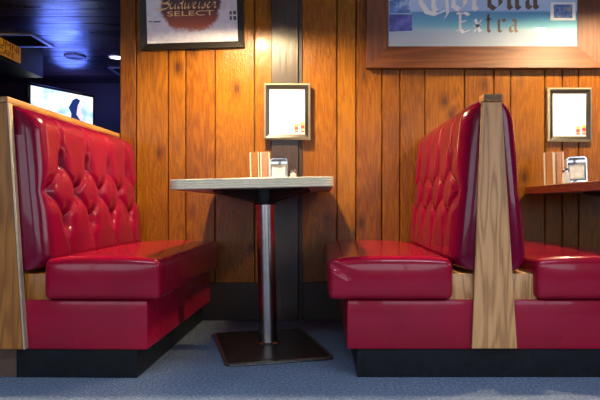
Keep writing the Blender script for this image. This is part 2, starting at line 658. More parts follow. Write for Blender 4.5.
bm = bmesh.new()
for y0, y1, z0, z1 in ((wy0, wy1, 0.8, 0.85), (wy0, wy1, 2.2, 2.25), (wy0, wy0 + 0.05, 0.8, 2.25), (wy1 - 0.05, wy1, 0.8, 2.25), (0.17, 0.22, 0.8, 2.25)):
    box(bm, XR + 0.03, XR + 0.08, y0, y1, z0, z1, bevel=0.004)
structure(link_mesh('window_3', bm, M['window_frame']))


# ---------------------------------------------------------------- booths
LB = 1.138        # booth length front to wall


def cushion_mesh(x0, x1, y0, y1, z0, z1, r, crown, pucker=None):
    bm = bmesh.new()
    nx, ny, nz = 44, 56, 16
    cx, cy, cz = (x0 + x1) / 2, (y0 + y1) / 2, (z0 + z1) / 2
    hx, hy, hz = (x1 - x0) / 2, (y1 - y0) / 2, (z1 - z0) / 2
    vmap = {}

    def sp(i, n):     # denser near edges
        t = i / n * 2 - 1
        return math.sin(t * PI / 2) * 0.55 + t * 0.45

    def vert(i, j, k):
        key = (i, j, k)
        if key in vmap:
            return vmap[key]
        p = Vector((sp(i, nx) * hx, sp(j, ny) * hy, sp(k, nz) * hz))
        q = Vector((max(-hx + r, min(hx - r, p.x)), max(-hy + r, min(hy - r, p.y)), max(-hz + r, min(hz - r, p.z))))
        d = p - q
        if d.length > 1e-9:
            p = q + d.normalized() * r
        u, v, w = p.x / hx, p.y / hy, p.z / hz
        f = (1 - min(1, abs(u)) ** 3) * (1 - min(1, abs(v)) ** 5 * (0.35 if v < 0 else 1))
        p.z += crown * f * max(0, (w + 0.2) / 1.2)
        # softly bowed sides
        g = 0.008 * (1 - w * w)
        p.y += -g * (1 - u ** 4) if v < -0.9 else 0
        p.x += (g if u > 0.9 else (-g if u < -0.9 else 0)) * (1 - v ** 4)
        p = p + Vector((cx, cy, cz))
        if pucker:
            for (ax, az, bx, bz, dep, wd) in pucker:
                if v < -0.75:
                    ab = Vector((bx - ax, bz - az))
                    ap = Vector((p.x - ax, p.z - az))
                    t = max(0, min(1, ap.dot(ab) / ab.length_squared))
                    dist = (ap - ab * t).length
                    p.y += dep * math.exp(-(dist / wd) ** 2) * (1 - 0.6 * t)
                    p.y -= 0.5 * dep * math.exp(-((dist - 2 * wd) / wd) ** 2) * (1 - t)
        vmap[key] = bm.verts.new(p)
        return vmap[key]
    for i in range(nx):
        for j in range(ny):
            for k in (0, nz):
                bm.faces.new((vert(i, j, k), vert(i + 1, j, k), vert(i + 1, j + 1, k), vert(i, j + 1, k)))
    for i in range(nx):
        for k in range(nz):
            for j in (0, ny):
                bm.faces.new((vert(i, j, k), vert(i + 1, j, k), vert(i + 1, j, k + 1), vert(i, j, k + 1)))
    for j in range(ny):
        for k in range(nz):
            for i in (0, nx):
                bm.faces.new((vert(i, j, k), vert(i, j + 1, k), vert(i, j + 1, k + 1), vert(i, j, k + 1)))
    return bm


ZR = (0.825, 0.708, 0.592)      # button rows
ZB0, ZB1 = 0.405, 1.030         # back cushion bottom and top
UB0 = 0.008                      # near end of the back cushion
UB1 = LB
mid_u = [UB0 + 0.072 + 0.257 * k for k in range(5)]
alt_u = [UB0 + 0.200 + 0.257 * k for k in range(4)]
BUT = [(u, ZR[0]) for u in alt_u] + [(u, ZR[1]) for u in mid_u] + [(u, ZR[2]) for u in alt_u]
SEG = []
for k in range(5):
    for row in (0, 2):
        if k < 4:
            SEG.append((mid_u[k], ZR[1], alt_u[k], ZR[row], 1.0, 1.0))
        if k > 0:
            SEG.append((mid_u[k], ZR[1], alt_u[k - 1], ZR[row], 1.0, 1.0))
for u in alt_u:
    SEG.append((u, ZR[0], u, ZB1 + 0.02, 0.95, 0.5))
    SEG.append((u, ZR[2], u, ZB0, 0.85, 0.10))
SEG.append((mid_u[0], ZR[1], UB0 - 0.03, ZR[1], 0.6, 0.2))
SEG.append((mid_u[4], ZR[1], UB1 + 0.03, ZR[1], 0.6, 0.2))


def back_surface(U, Z, ZB1=ZB1, thin=0.0):
    """distance of the tufted face from the booth's centre plane, for arrays U (depth) and Z (height)"""
    xs_ = 0.150 - 0.085 * (Z - 0.45) - thin * (1 + 0.4 * (Z - 0.45))
    xin = 0.078 - 0.062 * (Z - 0.45) / 0.6
    ru, rt, rb = 0.075, 0.085, 0.060

    def edge(d, r):
        t = np.clip(d / r, 0, 1)
        return np.sqrt(np.clip(1 - (1 - t) ** 2, 0, 1))
    s = edge(U - UB0, ru) * edge(UB1 - U, 0.04) * edge(ZB1 - Z, rt) * edge(Z - ZB0, rb)
    crease = np.zeros_like(U)
    for (u0, z0, u1, z1, w0, w1) in SEG:
        du, dz = u1 - u0, z1 - z0
        t = np.clip(((U - u0) * du + (Z - z0) * dz) / (du * du + dz * dz), 0, 1)
        d = np.hypot(U - u0 - t * du, Z - z0 - t * dz)
        wgt = w0 + (w1 - w0) * t
        crease = np.maximum(crease, wgt * np.exp(-(d / 0.013) ** 1.3))
    db = np.full_like(U, 9.0)
    for (u, z) in BUT:
        db = np.minimum(db, np.hypot((U - u) * 1.25, (Z - z) * 0.85))
    h = -0.013 * crease - 0.033 * np.exp(-(db / 0.042) ** 2) - 0.012 * np.exp(-(db / 0.016) ** 2)
    return xin + (xs_ - xin + 0.012) * s + h * np.minimum(1, s * 1.2) * (0.25 + 0.75 * np.clip((U - UB0) / 0.10, 0, 1) ** 1.5)


def back_mesh(sign, ZB1=ZB1, thin=0.0, inner=0.030):
    nu, nz = 196, 116
    u = np.linspace(0, 1, nu + 1)
    u = UB0 + (UB1 - UB0) * (0.82 * u + 0.18 * (0.5 - 0.5 * np.cos(PI * u)))
    z = np.linspace(0, 1, nz + 1)
    z = ZB0 + (ZB1 - ZB0) * (0.78 * z + 0.22 * (0.5 - 0.5 * np.cos(PI * z)))
    U, Z = np.meshgrid(u, z, indexing='ij')
    X = back_surface(U, Z, ZB1, thin)
    bm = bmesh.new()
    g = [[bm.verts.new((sign * X[i, j], U[i, j], Z[i, j])) for j in range(nz + 1)] for i in range(nu + 1)]
    for i in range(nu):
        for j in range(nz):
            bm.faces.new((g[i][j], g[i + 1][j], g[i + 1][j + 1], g[i][j + 1]))
    # close round the back
    rim = [g[i][0] for i in range(nu + 1)] + [g[nu][j] for j in range(1, nz + 1)] + [g[i][nz] for i in range(nu - 1, -1, -1)] + [g[0][j] for j in range(nz - 1, 0, -1)]
    inn = [bm.verts.new((sign * inner, v.co.y, v.co.z)) for v in rim]
    n = len(rim)
    for k in range(n):
        bm.faces.new((rim[k], rim[(k + 1) % n], inn[(k + 1) % n], inn[k]))
    return bm


def button_mesh(sign, u, z, thin=0.0):
    x = float(back_surface(np.array([[u]]), np.array([[z]]), ZB1, thin)[0, 0])
    bm = bmesh.new()
    bmesh.ops.create_uvsphere(bm, u_segments=14, v_segments=8, radius=1.0)
    for v in bm.verts:
        v.co = Vector((sign * (x + 0.001) + v.co.x * 0.006, u + v.co.y * 0.012, z + v.co.z * 0.012))
    return bm


def add_side(root, sign, xi, xo, base_out, pucker=None, ZB1=ZB1, thin=0.0, inner=0.030):
    """upholstery on one side of a booth; sign +1 faces +X"""
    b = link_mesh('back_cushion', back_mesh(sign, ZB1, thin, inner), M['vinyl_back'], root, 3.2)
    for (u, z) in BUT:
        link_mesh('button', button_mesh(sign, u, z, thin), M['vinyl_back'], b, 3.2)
    a, c = sorted((sign * xi, sign * xo))
    link_mesh('seat_cushion', cushion_mesh(a, c, -0.018, LB - 0.004, 0.297, 0.447, 0.023, 0.020, pucker), M['vinyl'], root, 3.2)
    bm = bmesh.new()
    a, c = sorted((sign * 0.06, sign * base_out))
    box(bm, a, c, 0.0, LB, 0.108, 0.294, bevel=0.006, seg=3)
    link_mesh('seat_base', bm, M['vinyl_base'], root, 0.6)


def add_filler(root, sign, xi, m):
    bm = bmesh.new()
    a, c = sorted((sign * 0.05, sign * (xi + 0.015)))
    box(bm, a, c, 0.012, LB - 0.01, 0.2935, 0.392, bevel=0.002)
    link_mesh('filler_board', bm, m, root, 0.6)


# double booth on the right
XB = PX(493.5, YF)
root = thing('restaurant_booth', 'double back-to-back red tufted booth with pale oak end panel', 'booth', (XB, YF, 0), 0.0)
pk = [(-0.602, 0.425, -0.545, 0.385, 0.012, 0.010)]
add_side(root, -1, 0.155, 0.622, 0.553, pk, 1.058, 0.004, 0.0005)
add_side(root, 1, 0.155, 0.628, 0.553, None, 1.058, 0.017, 0.0005)
add_filler(root, -1, 0.155, M['oak_light'])
add_filler(root, 1, 0.155, M['oak_light'])
bm = bmesh.new()
prism(bm, [(-0.085, 0.114), (0.085, 0.114), (0.027, 1.040), (-0.046, 1.040)], 'Y', -0.014, 0.004)
bmesh.ops.bevel(bm, geom=list(bm.edges), offset=0.002, segments=2, affect='EDGES')
for f in bm.faces:
    f.material_index = 0 if f.normal.y < -0.6 else 1
link_mesh('end_panel', bm, [M['oak_light'], M['end_grain']], root, 0.6)
bm = bmesh.new()
prism(bm, [(-0.068, 0.12), (0.068, 0.12), (0.028, 0.94), (-0.036, 0.94)], 'Y', 0.004, LB)
prism(bm, [(-0.034, 0.93), (0.022, 0.93), (0.016, 1.041), (-0.030, 1.041)], 'Y', 0.004, 0.03)
link_mesh('back_board', bm, M['oak_amber'], root)
bm = bmesh.new()
box(bm, -0.046, 0.028, -0.030, 0.035, 1.0405, 1.068, bevel=0.003)
for f in bm.faces:
    if f.calc_center_median().y < -0.0299:
        f.material_index = 0
cap = link_mesh('top_cap', bm, M['oak_cap'], root, 0.6)
bm = bmesh.new()
box(bm, -0.040, 0.022, -0.0315, -0.029, 1.046, 1.062, bevel=0.001)
link_mesh('end_grain', bm, M['end_grain'], cap)
bm = bmesh.new()
box(bm, -0.515, 0.515, 0.008, LB, 0.0, 0.1075, bevel=0.002)
link_mesh('toe_kick', bm, M['kick'], root)

# single booth on the left
XLB = -1.194
root = thing('restaurant_booth', 'single red tufted booth with amber oak end panel at the wall corner', 'booth', (XLB, YF, 0), math.radians(-1.2))
add_side(root, 1, 0.152, 0.590, 0.538)
add_filler(root, 1, 0.152, M['oak_amber'])
bm = bmesh.new()
prism(bm, [(-0.020, 0.114), (0.080, 0.114), (0.018, 1.035), (-0.034, 1.035)], 'Y', -0.024, 0.0)
bmesh.ops.bevel(bm, geom=list(bm.edges), offset=0.002, segments=2, affect='EDGES')
pan = link_mesh('end_panel', bm, M['oak_amber'], root, 0.6)
bm = bmesh.new()
prism(bm, [(0.0805, 0.114), (0.0865, 0.114), (0.0245, 1.035), (0.0185, 1.035)], 'Y', -0.025, 0.0)
e = link_mesh('edge_trim', bm, M['edge_strip'], pan)
e['label'] = 'pale strip along the slanting edge'
bm = bmesh.new()
prism(bm, [(-0.040, 0.12), (0.076, 0.12), (0.022, 1.035), (-0.040, 1.035)], 'Y', 0.0, LB)
link_mesh('back_board', bm, M['oak_amber'], root)
bm = bmesh.new()
box(bm, -0.045, 0.024, -0.030, LB, 1.0355, 1.058, bevel=0.003)
link_mesh('top_cap', bm, M['oak_cap'], root, 0.6)
bm = bmesh.new()
box(bm, 0.036, 0.497, 0.008, LB, 0.0, 0.1075, bevel=0.002)
link_mesh('toe_kick', bm, M['kick'], root)
bm = bmesh.new()
box(bm, -0.16, 0.035, 0.012, LB, 0.0, 0.113, bevel=0.002)
box(bm, -0.16, -0.043, 0.012, LB, 0.113, 1.02, bevel=0.002)
link_mesh('rear_panel', bm, M['brown'], root)


# ---------------------------------------------------------------- tables
TZ0, TZ1 = 0.722, 0.762


def make_table(label):
    """origin on the floor under the pedestal"""
    t = thing('dining_table', label, 'table', (-0.248, 2.77, 0), 0.0, 'pedestal tables between the booths')
    tilt = Matrix.Rotation(math.radians(-1.2), 4, 'Y') if True else Matrix()
    x0, x1, y0, y1 = -0.350, 0.308, -0.385, 0.625
    bm = bmesh.new()
    sweep_rrect(bm, x0, x1, y0, y1, 0.045, [(-0.03, TZ0 + 0.002), (-0.004, TZ0 + 0.002), (-0.004, TZ1 - 0.0005), (-0.03, TZ1 + 0.0002)])
    top = link_mesh('tabletop', bm, [M['laminate']], t)
    bm = bmesh.new()
    n = 4
    prof = [(-0.006, TZ0), (-0.001, TZ0)]
    for k in range(n):
        za = TZ0 + (TZ1 - TZ0) * k / n
        zb = TZ0 + (TZ1 - TZ0) * (k + 1) / n
        zc = (zb - za)
        prof += [(-0.0010, za + 0.06 * zc), (0.0022, za + 0.22 * zc), (0.0028, za + 0.5 * zc), (0.0022, za + 0.78 * zc), (-0.0010, za + 0.94 * zc)]
    prof += [(-0.001, TZ1), (-0.006, TZ1)]
    sweep_rrect(bm, x0, x1, y0, y1, 0.045, prof, False, False)
    link_mesh('metal_edge', bm, M['alu'], top, 0.5)
    bm = bmesh.new()
    lathe(bm, [(0.0, 0.012), (0.052, 0.012), (0.054, 0.020), (0.043, 0.027), (0.0415, 0.05), (0.0415, 0.66), (0.0, 0.66)], seg=40)
    pole = link_mesh('pedestal', bm, M['steel'], t, 0.7)
    bm = bmesh.new()
    lathe(bm, [(0.0, 0.655), (0.048, 0.655), (0.052, 0.662), (0.060, 0.690), (0.065, TZ0 + 0.001), (0, TZ0 + 0.001)], seg=32)
    for k in range(4):
        a = PI / 4 + k * PI / 2
        vs = prism(bm, [(0.03, 0.660), (0.03, TZ0 + 0.001), (0.27, TZ0 + 0.001), (0.27, TZ0 - 0.008)], 'Y', -0.022, 0.022)
        bmesh.ops.rotate(bm, verts=vs, cent=(0, 0, 0), matrix=Matrix.Rotation(a, 3, 'Z'))
    sup = link_mesh('support_bracket', bm, M['black_metal'], t, 0.6)
    for o in (top, pole, sup):
        o.matrix_local = tilt
    bm = bmesh.new()
    sweep_rrect(bm, -0.225, 0.225, -0.31, 0.31, 0.03, [(0.0, 0.0), (0.004, 0.004), (0.0, 0.010), (-0.02, 0.016), (-0.03, 0.016)])
    bp = link_mesh('base_plate', bm, [M['plate']], t, 0.5)
    bm = bmesh.new()
    sweep_rrect(bm, -0.225, 0.225, -0.31, 0.31, 0.03, [(-0.004, 0.009), (0.003, 0.009), (0.003, 0.0125), (-0.006, 0.015), (-0.010, 0.0135)], False, False)
    link_mesh('rim_highlight', bm, M['rim_highlight'], bp, 0.5)
    bp.matrix_local = Matrix.Rotation(math.radians(15), 4, 'Z')
    return t


tab = make_table('metal-edged pedestal table between the two facing red booths')
tab2 = dup(tab, (1.154 + 0.350, 2.77, 0), 0.0, 'table end at the right edge, right of the oak end panel')


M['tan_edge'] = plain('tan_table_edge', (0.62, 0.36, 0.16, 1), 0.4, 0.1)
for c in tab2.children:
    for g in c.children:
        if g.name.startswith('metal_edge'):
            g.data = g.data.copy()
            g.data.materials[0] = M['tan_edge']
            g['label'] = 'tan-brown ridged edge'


# ---------------------------------------------------------------- things on the tables
def make_menu(label, cover, group):
    t = thing('menu', label, 'menu', group=group)
    bm = bmesh.new()
    h = 0.172
    # two covers meeting at a spine that faces the room
    vs = box(bm, -0.018, -0.015, 0.0, 0.11, 0.0, h)
    vs = box(bm, 0.015, 0.018, 0.0, 0.11, 0.0, h)
    box(bm, -0.012, 0.012, -0.003, 0.0, 0.0, h, bevel=0.001)
    prism(bm, [(-0.018, 0.0), (-0.012, -0.003), (-0.012, 0.0), (-0.015, 0.002)], 'Z', 0, h)
    prism(bm, [(0.018, 0.0), (0.012, -0.003), (0.012, 0.0), (0.015, 0.002)], 'Z', 0, h)
    link_mesh('cover', bm, cover, t)
    bm = bmesh.new()
    for k, x in enumerate((-0.023, -0.0195, 0.0195, 0.0225)):
        box(bm, x - 0.0013, x + 0.0013, 0.002 * k, 0.10, 0.0, h + 0.002 * ((k * 7) % 3 - 1))
    link_mesh('pages', bm, M['white_pages'], t)
    return t


def make_dispenser(label):
    t = thing('napkin_dispenser', label, 'napkin dispenser', group='napkin dispensers on the tables')
    w, d, h = 0.094, 0.10, 0.135
    bm = bmesh.new()
    # chrome body: an open-fronted arch
    out, inn = [], []
    r = 0.016
    for cx, cz, a0 in ((w / 2 - r, h - r, 0), (-w / 2 + r, h - r, PI / 2)):
        for k in range(7):
            a = a0 + PI / 2 * k / 6
            out.append((cx + r * math.cos(a), cz + r * math.sin(a)))
    out = [(w / 2, 0.0)] + out + [(-w / 2, 0.0)]
    th = 0.005
    inn = [(p[0] * (w / 2 - th) / (w / 2), p[1] * (h - th) / h if p[1] > 0 else 0.0) for p in out]
    n = len(out)
    A = [[bm.verts.new((p[0], y, p[1])) for p in pts] for pts, y in ((out, -d / 2), (inn, -d / 2), (inn, d / 2), (out, d / 2))]
    for a, b in ((0, 1), (1, 2), (2, 3), (3, 0)):
        for k in range(n - 1):
            bm.faces.new((A[a][k], A[a][k + 1], A[b][k + 1], A[b][k]))
    box(bm, -w / 2 + 0.003, w / 2 - 0.003, -d / 2 + 0.002, d / 2 - 0.002, 0.0, 0.022, bevel=0.002)
    box(bm, -w / 2 + 0.004, w / 2 - 0.004, -d / 2 + 0.001, -d / 2 + 0.004, h - 0.042, h - 0.006, bevel=0.001)
    link_mesh('chrome_body', bm, M['chrome'], t, 0.6)
    bm = bmesh.new()
    box(bm, -w / 2 + 0.007, w / 2 - 0.007, -d / 2 + 0.006, d / 2 - 0.01, 0.022, h - 0.01, bevel=0.004)
    prism(bm, [(-0.03, 0.03), (0.03, 0.03), (0.034, h - 0.045), (0.008, h - 0.05), (0.0, h - 0.058), (-0.008, h - 0.05), (-0.034, h - 0.045)], 'Y', -d / 2 - 0.004, -d / 2 + 0.007)
    link_mesh('napkins', bm, M['napkin'], t)
    return t


def make_shaker(label):
    t = thing('salt_shaker', label, 'shaker', group='salt shakers on the tables')
    bm = bmesh.new()
    lathe(bm, [(0, 0), (0.017, 0), (0.019, 0.006), (0.016, 0.05), (0.014, 0.058), (0, 0.058)], seg=20)
    link_mesh('glass_body', bm, M['salt_glass'], t, 0.6)
    bm = bmesh.new()
    lathe(bm, [(0.0155, 0.057), (0.016, 0.066), (0.012, 0.075), (0.0, 0.078)], seg=20)
    link_mesh('metal_lid', bm, M['chrome'], t, 0.6)
    return t


def table_z(x, tx):    # tilted tabletop height
    return TZ1 + (x - tx + 0.016) * math.sin(math.radians(1.2)) + 0.0009


YM = 3.17
tx = -0.248
g1, g2 = 'menus on the left table', 'menus on the right table'
m1 = make_menu('tan folded menu standing left on the middle table', M['tan_card'], g1)
m2 = make_menu('pinkish folded menu between tan menu and napkin dispenser', M['pink_card'], g1)
for o, px, a in ((m1, 255.0, 7), (m2, 265.4, 3)):
    x = PX(px, YM)
    o.location = (x, YM, table_z(x - 0.02, tx))
    o.rotation_euler = (0, 0, math.radians(a))
d1 = make_dispenser('chrome napkin dispenser on the middle table, in front of dark post')
x = PX(279.5, YM)
d1.location = (x, YM + 0.03, table_z(x, tx))
s1 = make_shaker('small salt shaker right of the middle table napkin dispenser')
x = PX(293.5, YM)
s1.location = (x, YM, table_z(x, tx))

tx2 = 1.154 + 0.350
Y2 = 3.14
m3 = dup(m1, (PX(549.5, Y2), Y2, table_z(PX(549.5, Y2) - .02, tx2) + .0014), math.radians(-19), 'tan folded menu at left end of the right-hand table', g2)
m4 = dup(m2, (PX(559.5, Y2), Y2, table_z(PX(559.5, Y2) - .02, tx2) + .0014), math.radians(-22), 'pinkish folded menu beside dispenser on right-hand table', g2)
x = PX(576, Y2 - 0.10)
d2 = dup(d1, (x, Y2 - 0.10, table_z(x, tx2) + 0.0008), math.radians(-16), 'napkin dispenser on the right-hand table, under white notice')
x = PX(566.0, Y2 - 0.20)
s2 = dup(s1, (x, Y2 - 0.20, table_z(x, tx2)), 0, 'salt shaker in front of right-hand table napkin dispenser')


for q in (m1, m2, m3, m4, d1, d2, s1, s2):
    q.rotation_euler[1] = -math.radians(1.2)


# ---------------------------------------------------------------- lettering
def pen_mesh(bm, strokes, nib, ang, ox, oz, sx, sz, y, shear=0.0, th=0.002, smooth=0):
    """broad-nib strokes drawn in the XZ plane at depth y"""
    nv = (math.cos(ang) * nib / 2, math.sin(ang) * nib / 2)
    for st in strokes:
        pts = [(ox + (p[0] + shear * p[1]) * sx, oz + p[1] * sz) for p in st]
        for _ in range(smooth):
            q = [pts[0]]
            for a, b in zip(pts, pts[1:]):
                q.append((0.75 * a[0] + 0.25 * b[0], 0.75 * a[1] + 0.25 * b[1]))
                q.append((0.25 * a[0] + 0.75 * b[0], 0.25 * a[1] + 0.75 * b[1]))
            q.append(pts[-1])
            pts = q
        for a, b in zip(pts, pts[1:]):
            q = [(a[0] - nv[0], a[1] - nv[1]), (a[0] + nv[0], a[1] + nv[1]), (b[0] + nv[0], b[1] + nv[1]), (b[0] - nv[0], b[1] - nv[1])]
            ar = sum(q[i][0] * q[(i + 1) % 4][1] - q[(i + 1) % 4][0] * q[i][1] for i in range(4))
            if abs(ar) < 1e-9:
                continue
            if ar < 0:
                q = q[::-1]
            A = [bm.verts.new((p[0], y, p[1])) for p in q]
            bm.faces.new(A)


BL = {   # blackletter
    'C': [[(.95, 1.5), (.8, 1.75), (.5, 1.85), (.2, 1.6), (.08, 1.1), (.1, .55), (.3, .12), (.6, 0), (.95, .2)], [(.52, 1.8), (.52, .35), (.62, .15)], [(.80, 1.7), (.80, 1.15)]],
    'o': [[(.1, .75), (.1, .2), (.38, .0), (.66, .25), (.66, .8), (.38, 1.0), (.1, .75)]],
    'r': [[(0, .86), (.14, 1), (.14, .12), (.28, 0)], [(.14, .8), (.42, 1.0), (.55, .84)]],
    'n': [[(0, .86), (.14, 1), (.14, .12), (.26, 0)], [(.14, .78), (.46, 1), (.58, .84), (.58, .12), (.72, 0)]],
    'a': [[(.08, .82), (.32, 1), (.54, .84), (.54, .12), (.68, 0)], [(.54, .58), (.1, .42), (.1, .12), (.28, 0), (.54, .2)]],
    'E': [[(.85, 1.35), (.62, 1.55), (.3, 1.45), (.12, 1.55)], [(.3, 1.5), (.3, .25), (.5, 0), (.9, .2)], [(.3, .82), (.68, .92)], [(.05, .12), (.3, .25)]],
    'x': [[(.0, .85), (.16, 1), (.5, .05), (.64, .12)], [(.6, .98), (.1, .0)], [(.12, .52), (.54, .52)]],
    't': [[(.2, 1.42), (.2, .14), (.34, 0), (.5, .12)], [(.0, 1.0), (.44, 1.0)]],
}


def glyph_text(spec, table, nib, ang, y, sz, mat, name, parent, **kw):
    bm = bmesh.new()
    for ch, x0, x1, zb in spec:
        st = table[ch]
        w = max(p[0] for s in st for p in s)
        pen_mesh(bm, st, nib, ang, x0, zb, (x1 - x0) / w, sz, y, **kw)
    return link_mesh(name, bm, mat, parent, recalc=False)


def font_mesh(name, text, size, mat, parent, mtx, ext=0.001, sx=1.0):
    cu = bpy.data.curves.new(name, 'FONT')
    cu.body = text
    cu.size = size
    cu.extrude = ext
    cu.align_x = 'CENTER'
    cu.align_y = 'CENTER'
    to = bpy.data.objects.new(name, cu)
    COL.objects.link(to)
    bpy.context.view_layer.update()
    me = bpy.data.meshes.new_from_object(to)
    bpy.data.objects.remove(to)
    me.transform(mtx @ Matrix.Diagonal((sx, 1, 1, 1)))
    me.materials.clear()
    me.materials.append(mat)
    o = bpy.data.objects.new(name, me)
    COL.objects.link(o)
    o.parent = parent
    return o


def facing(x, y, z, roll=0.0):   # text plane facing -Y
    return Matrix.Translation((x, y, z)) @ Matrix.Rotation(roll, 4, 'Y') @ Matrix.Rotation(PI / 2, 4, 'X')


# ---------------------------------------------------------------- framed pictures
def mitred_frame(bm, x0, x1, z0, z1, w, yb, yf_out, yf_in, mis=(0, 0, 0, 0), lip=0.0):
    """four mitred rails; front face slopes from yf_out (outer edge) to yf_in (inner edge)"""
    o = [(x0, z0), (x1, z0), (x1, z1), (x0, z1)]
    i = [(x0 + w, z0 + w), (x1 - w, z0 + w), (x1 - w, z1 - w), (x0 + w, z1 - w)]
    for k in range(4):
        k2 = (k + 1) % 4
        v = [bm.verts.new((o[k][0], yb, o[k][1])), bm.verts.new((o[k2][0], yb, o[k2][1])), bm.verts.new((i[k2][0], yb, i[k2][1])), bm.verts.new((i[k][0], yb, i[k][1])),
             bm.verts.new((o[k][0], yf_out, o[k][1])), bm.verts.new((o[k2][0], yf_out, o[k2][1])), bm.verts.new((i[k2][0], yf_in, i[k2][1])), bm.verts.new((i[k][0], yf_in, i[k][1]))]
        for f in ((0, 1, 2, 3), (7, 6, 5, 4), (0, 4, 5, 1), (1, 5, 6, 2), (2, 6, 7, 3), (3, 7, 4, 0)):
            bm.faces.new([v[q] for q in f]).material_index = mis[k]


# -- Corona Extra mirror picture
cx0, cx1 = PX(366), PX(598)
cz0 = PZ(69.5)
cz1 = cz0 + 0.95
cw = 0.125
t = thing('framed_beer_mirror', 'large beach beer mirror in wide reddish wood frame, upper right wall', 'picture', ((cx0 + cx1) / 2, YW, cz0))
inv = Matrix.Translation((-(cx0 + cx1) / 2, -YW, -cz0))


def under(o, inv=inv):   # geometry was written in world coordinates: shift into the thing's frame
    o.data.transform(inv)
    return o


bm = bmesh.new()
mitred_frame(bm, cx0, cx1, cz0, cz1, cw, YW - 0.001, YW - 0.050, YW - 0.026, (0, 1, 0, 1))
under(link_mesh('picture_frame', bm, [M['mahogany'], M['mahogany_v']], t))
bm = bmesh.new()
box(bm, cx0 + cw - 0.005, cx1 - cw + 0.005, YW - 0.018, YW - 0.002, cz0 + cw - 0.005, cz1 - cw + 0.005)
pan = link_mesh('picture', bm, M['beach'], t)
pan.location = -Vector(t.location)      # keeps object coordinates equal to world coordinates for the print
yl = YW - 0.0195
for mat, spec, nib, sz in ((M['mirror_letter'], [('C', 416, 447, 15.5), ('o', 449, 466, 11), ('r', 469, 483, 11)], 0.031, 0.118),
                          (M['dark_reflect_letter'], [('o', 485, 501, 10.5), ('n', 504, 520, 10), ('a', 523, 538, 9.5)], 0.029, 0.116),
                          (M['mirror_letter'], [('E', 453.5, 470, 33.5), ('x', 471, 482, 33)], 0.019, 0.072),
                          (M['dark_reflect_letter'], [('t', 484, 492, 33), ('r', 495, 505, 33), ('a', 507, 517, 33)], 0.018, 0.072)):
    for c, a, b, z in spec:
        bm = bmesh.new()
        st = BL[c]
        w = max(p[0] for q in st for p in q)
        pen_mesh(bm, st, nib, math.radians(38), PX(a) + nib * .3, PZ(z), (PX(b) - PX(a) - nib * .6) / w, sz, yl)
        if c == 'C':
            pen_mesh(bm, [[(0, 0.02), (0.006, -0.06), (-0.010, -0.085)]], 0.022, math.radians(38), PX(446), PZ(4), 1, 1, yl)
        under(link_mesh('letter', bm, mat, t, recalc=False))


def snapshot(label, quad, mat, border, extra=None):
    bm = bmesh.new()
    pts = [P(a, b, YW) for a, b in quad]
    c = sum((Vector((p.x, p.z)) for p in pts), Vector((0, 0))) / 4
    y0 = YW - 0.0215
    prism(bm, [(p.x, p.z) for p in pts], 'Y', y0, y0 + 0.0015)
    s = border
    prism(bm, [(c.x + (p.x - c.x) * s, c.y + (p.z - c.y) * s) for p in pts], 'Y', y0 - 0.0006, y0 + 0.0002, mi=1)
    o = link_mesh('photograph', bm, [M['paper'], mat])
    o.data.transform(Matrix.Translation((-c.x, -YW, -c.y)))
    o.location = (c.x, YW, c.y)
    tag(o, label, 'photograph', 'snapshots tucked in the beer mirror')
    return o


snapshot('blue snapshot tucked at mirror left side, upper of two', [(388.6, 14.5), (411, 15), (408, -4), (388.6, 2)], M['photo_b'], 0.97)
snapshot('purple palm snapshot tucked at mirror left side, lower of two', [(388.6, 33), (412, 32), (412, 15.6), (388.6, 15.6)], M['photo_a'], 0.99)
snapshot('white-bordered snapshot tucked at the mirror right side', [(549, 21.5), (574, 21.5), (574, 3.5), (549, 3.5)], M['photo_c'], 0.74)

# -- Budweiser Select poster
bx0, bx1 = PX(142), PX(245)
bz0 = PZ(49.5)
bz1 = bz0 + 0.62
t = thing('framed_beer_poster', 'grey beer poster with dark red glow in black frame, upper left', 'picture', ((bx0 + bx1) / 2, YW, bz0))
t.rotation_euler = (0, math.radians(-1.7), 0)
inv = Matrix.Translation((-(bx0 + bx1) / 2, -YW, -bz0))
bm = bmesh.new()
mitred_frame(bm, bx0, bx1, bz0, bz1, 0.036, YW - 0.001, YW - 0.026, YW - 0.018)
under(link_mesh('picture_frame', bm, M['black_frame'], t), inv)
bcx = PX(192.5)
bcz = PZ(33.5) + 0.24
M['beer'] = beer_mat(bcx - (bx0 + bx1) / 2, bcz - bz0)
bm = bmesh.new()
box(bm, bx0 + 0.03, bx1 - 0.03, YW - 0.014, YW - 0.002, bz0 + 0.03, bz1 - 0.03)
under(link_mesh('poster', bm, M['beer'], t), inv)
SCR = {
    'B': [[(.16, 1.7), (.16, .9), (.14, .0)], [(.2, 1.7), (.2, .9), (.18, .0)], [(-.05, 1.55), (.3, 1.85), (.8, 1.7), (.75, 1.15), (.3, .95)], [(.3, .95), (.85, .95), (.95, .3), (.6, -.05), (.05, .02)]],
    'u': [[(.05, 1), (.02, .2), (.25, 0), (.55, .35), (.6, 1), (.6, .2), (.75, 0)]],
    'd': [[(.6, .8), (.3, 1), (.05, .5), (.2, 0), (.5, .3), (.62, 1.7), (.6, .2), (.78, 0)]],
    'w': [[(.0, 1), (.05, .2), (.2, 0), (.42, .4), (.45, 1), (.45, .2), (.6, 0), (.85, .5), (.88, 1)]],
    'e': [[(.0, .3), (.45, .7), (.35, 1), (.08, .75), (.1, .2), (.35, 0), (.65, .25)]],
    'i': [[(.1, 1), (.08, .2), (.2, 0), (.35, .2)], [(.18, 1.4), (.22, 1.48)]],
    's': [[(.0, .2), (.35, 1.0), (.3, .6), (.5, .25), (.25, 0), (.02, .12)]],
    'r': [[(.0, .3), (.2, 1.05), (.25, .85), (.5, .85), (.42, .2), (.55, 0), (.75, .2)]],
}
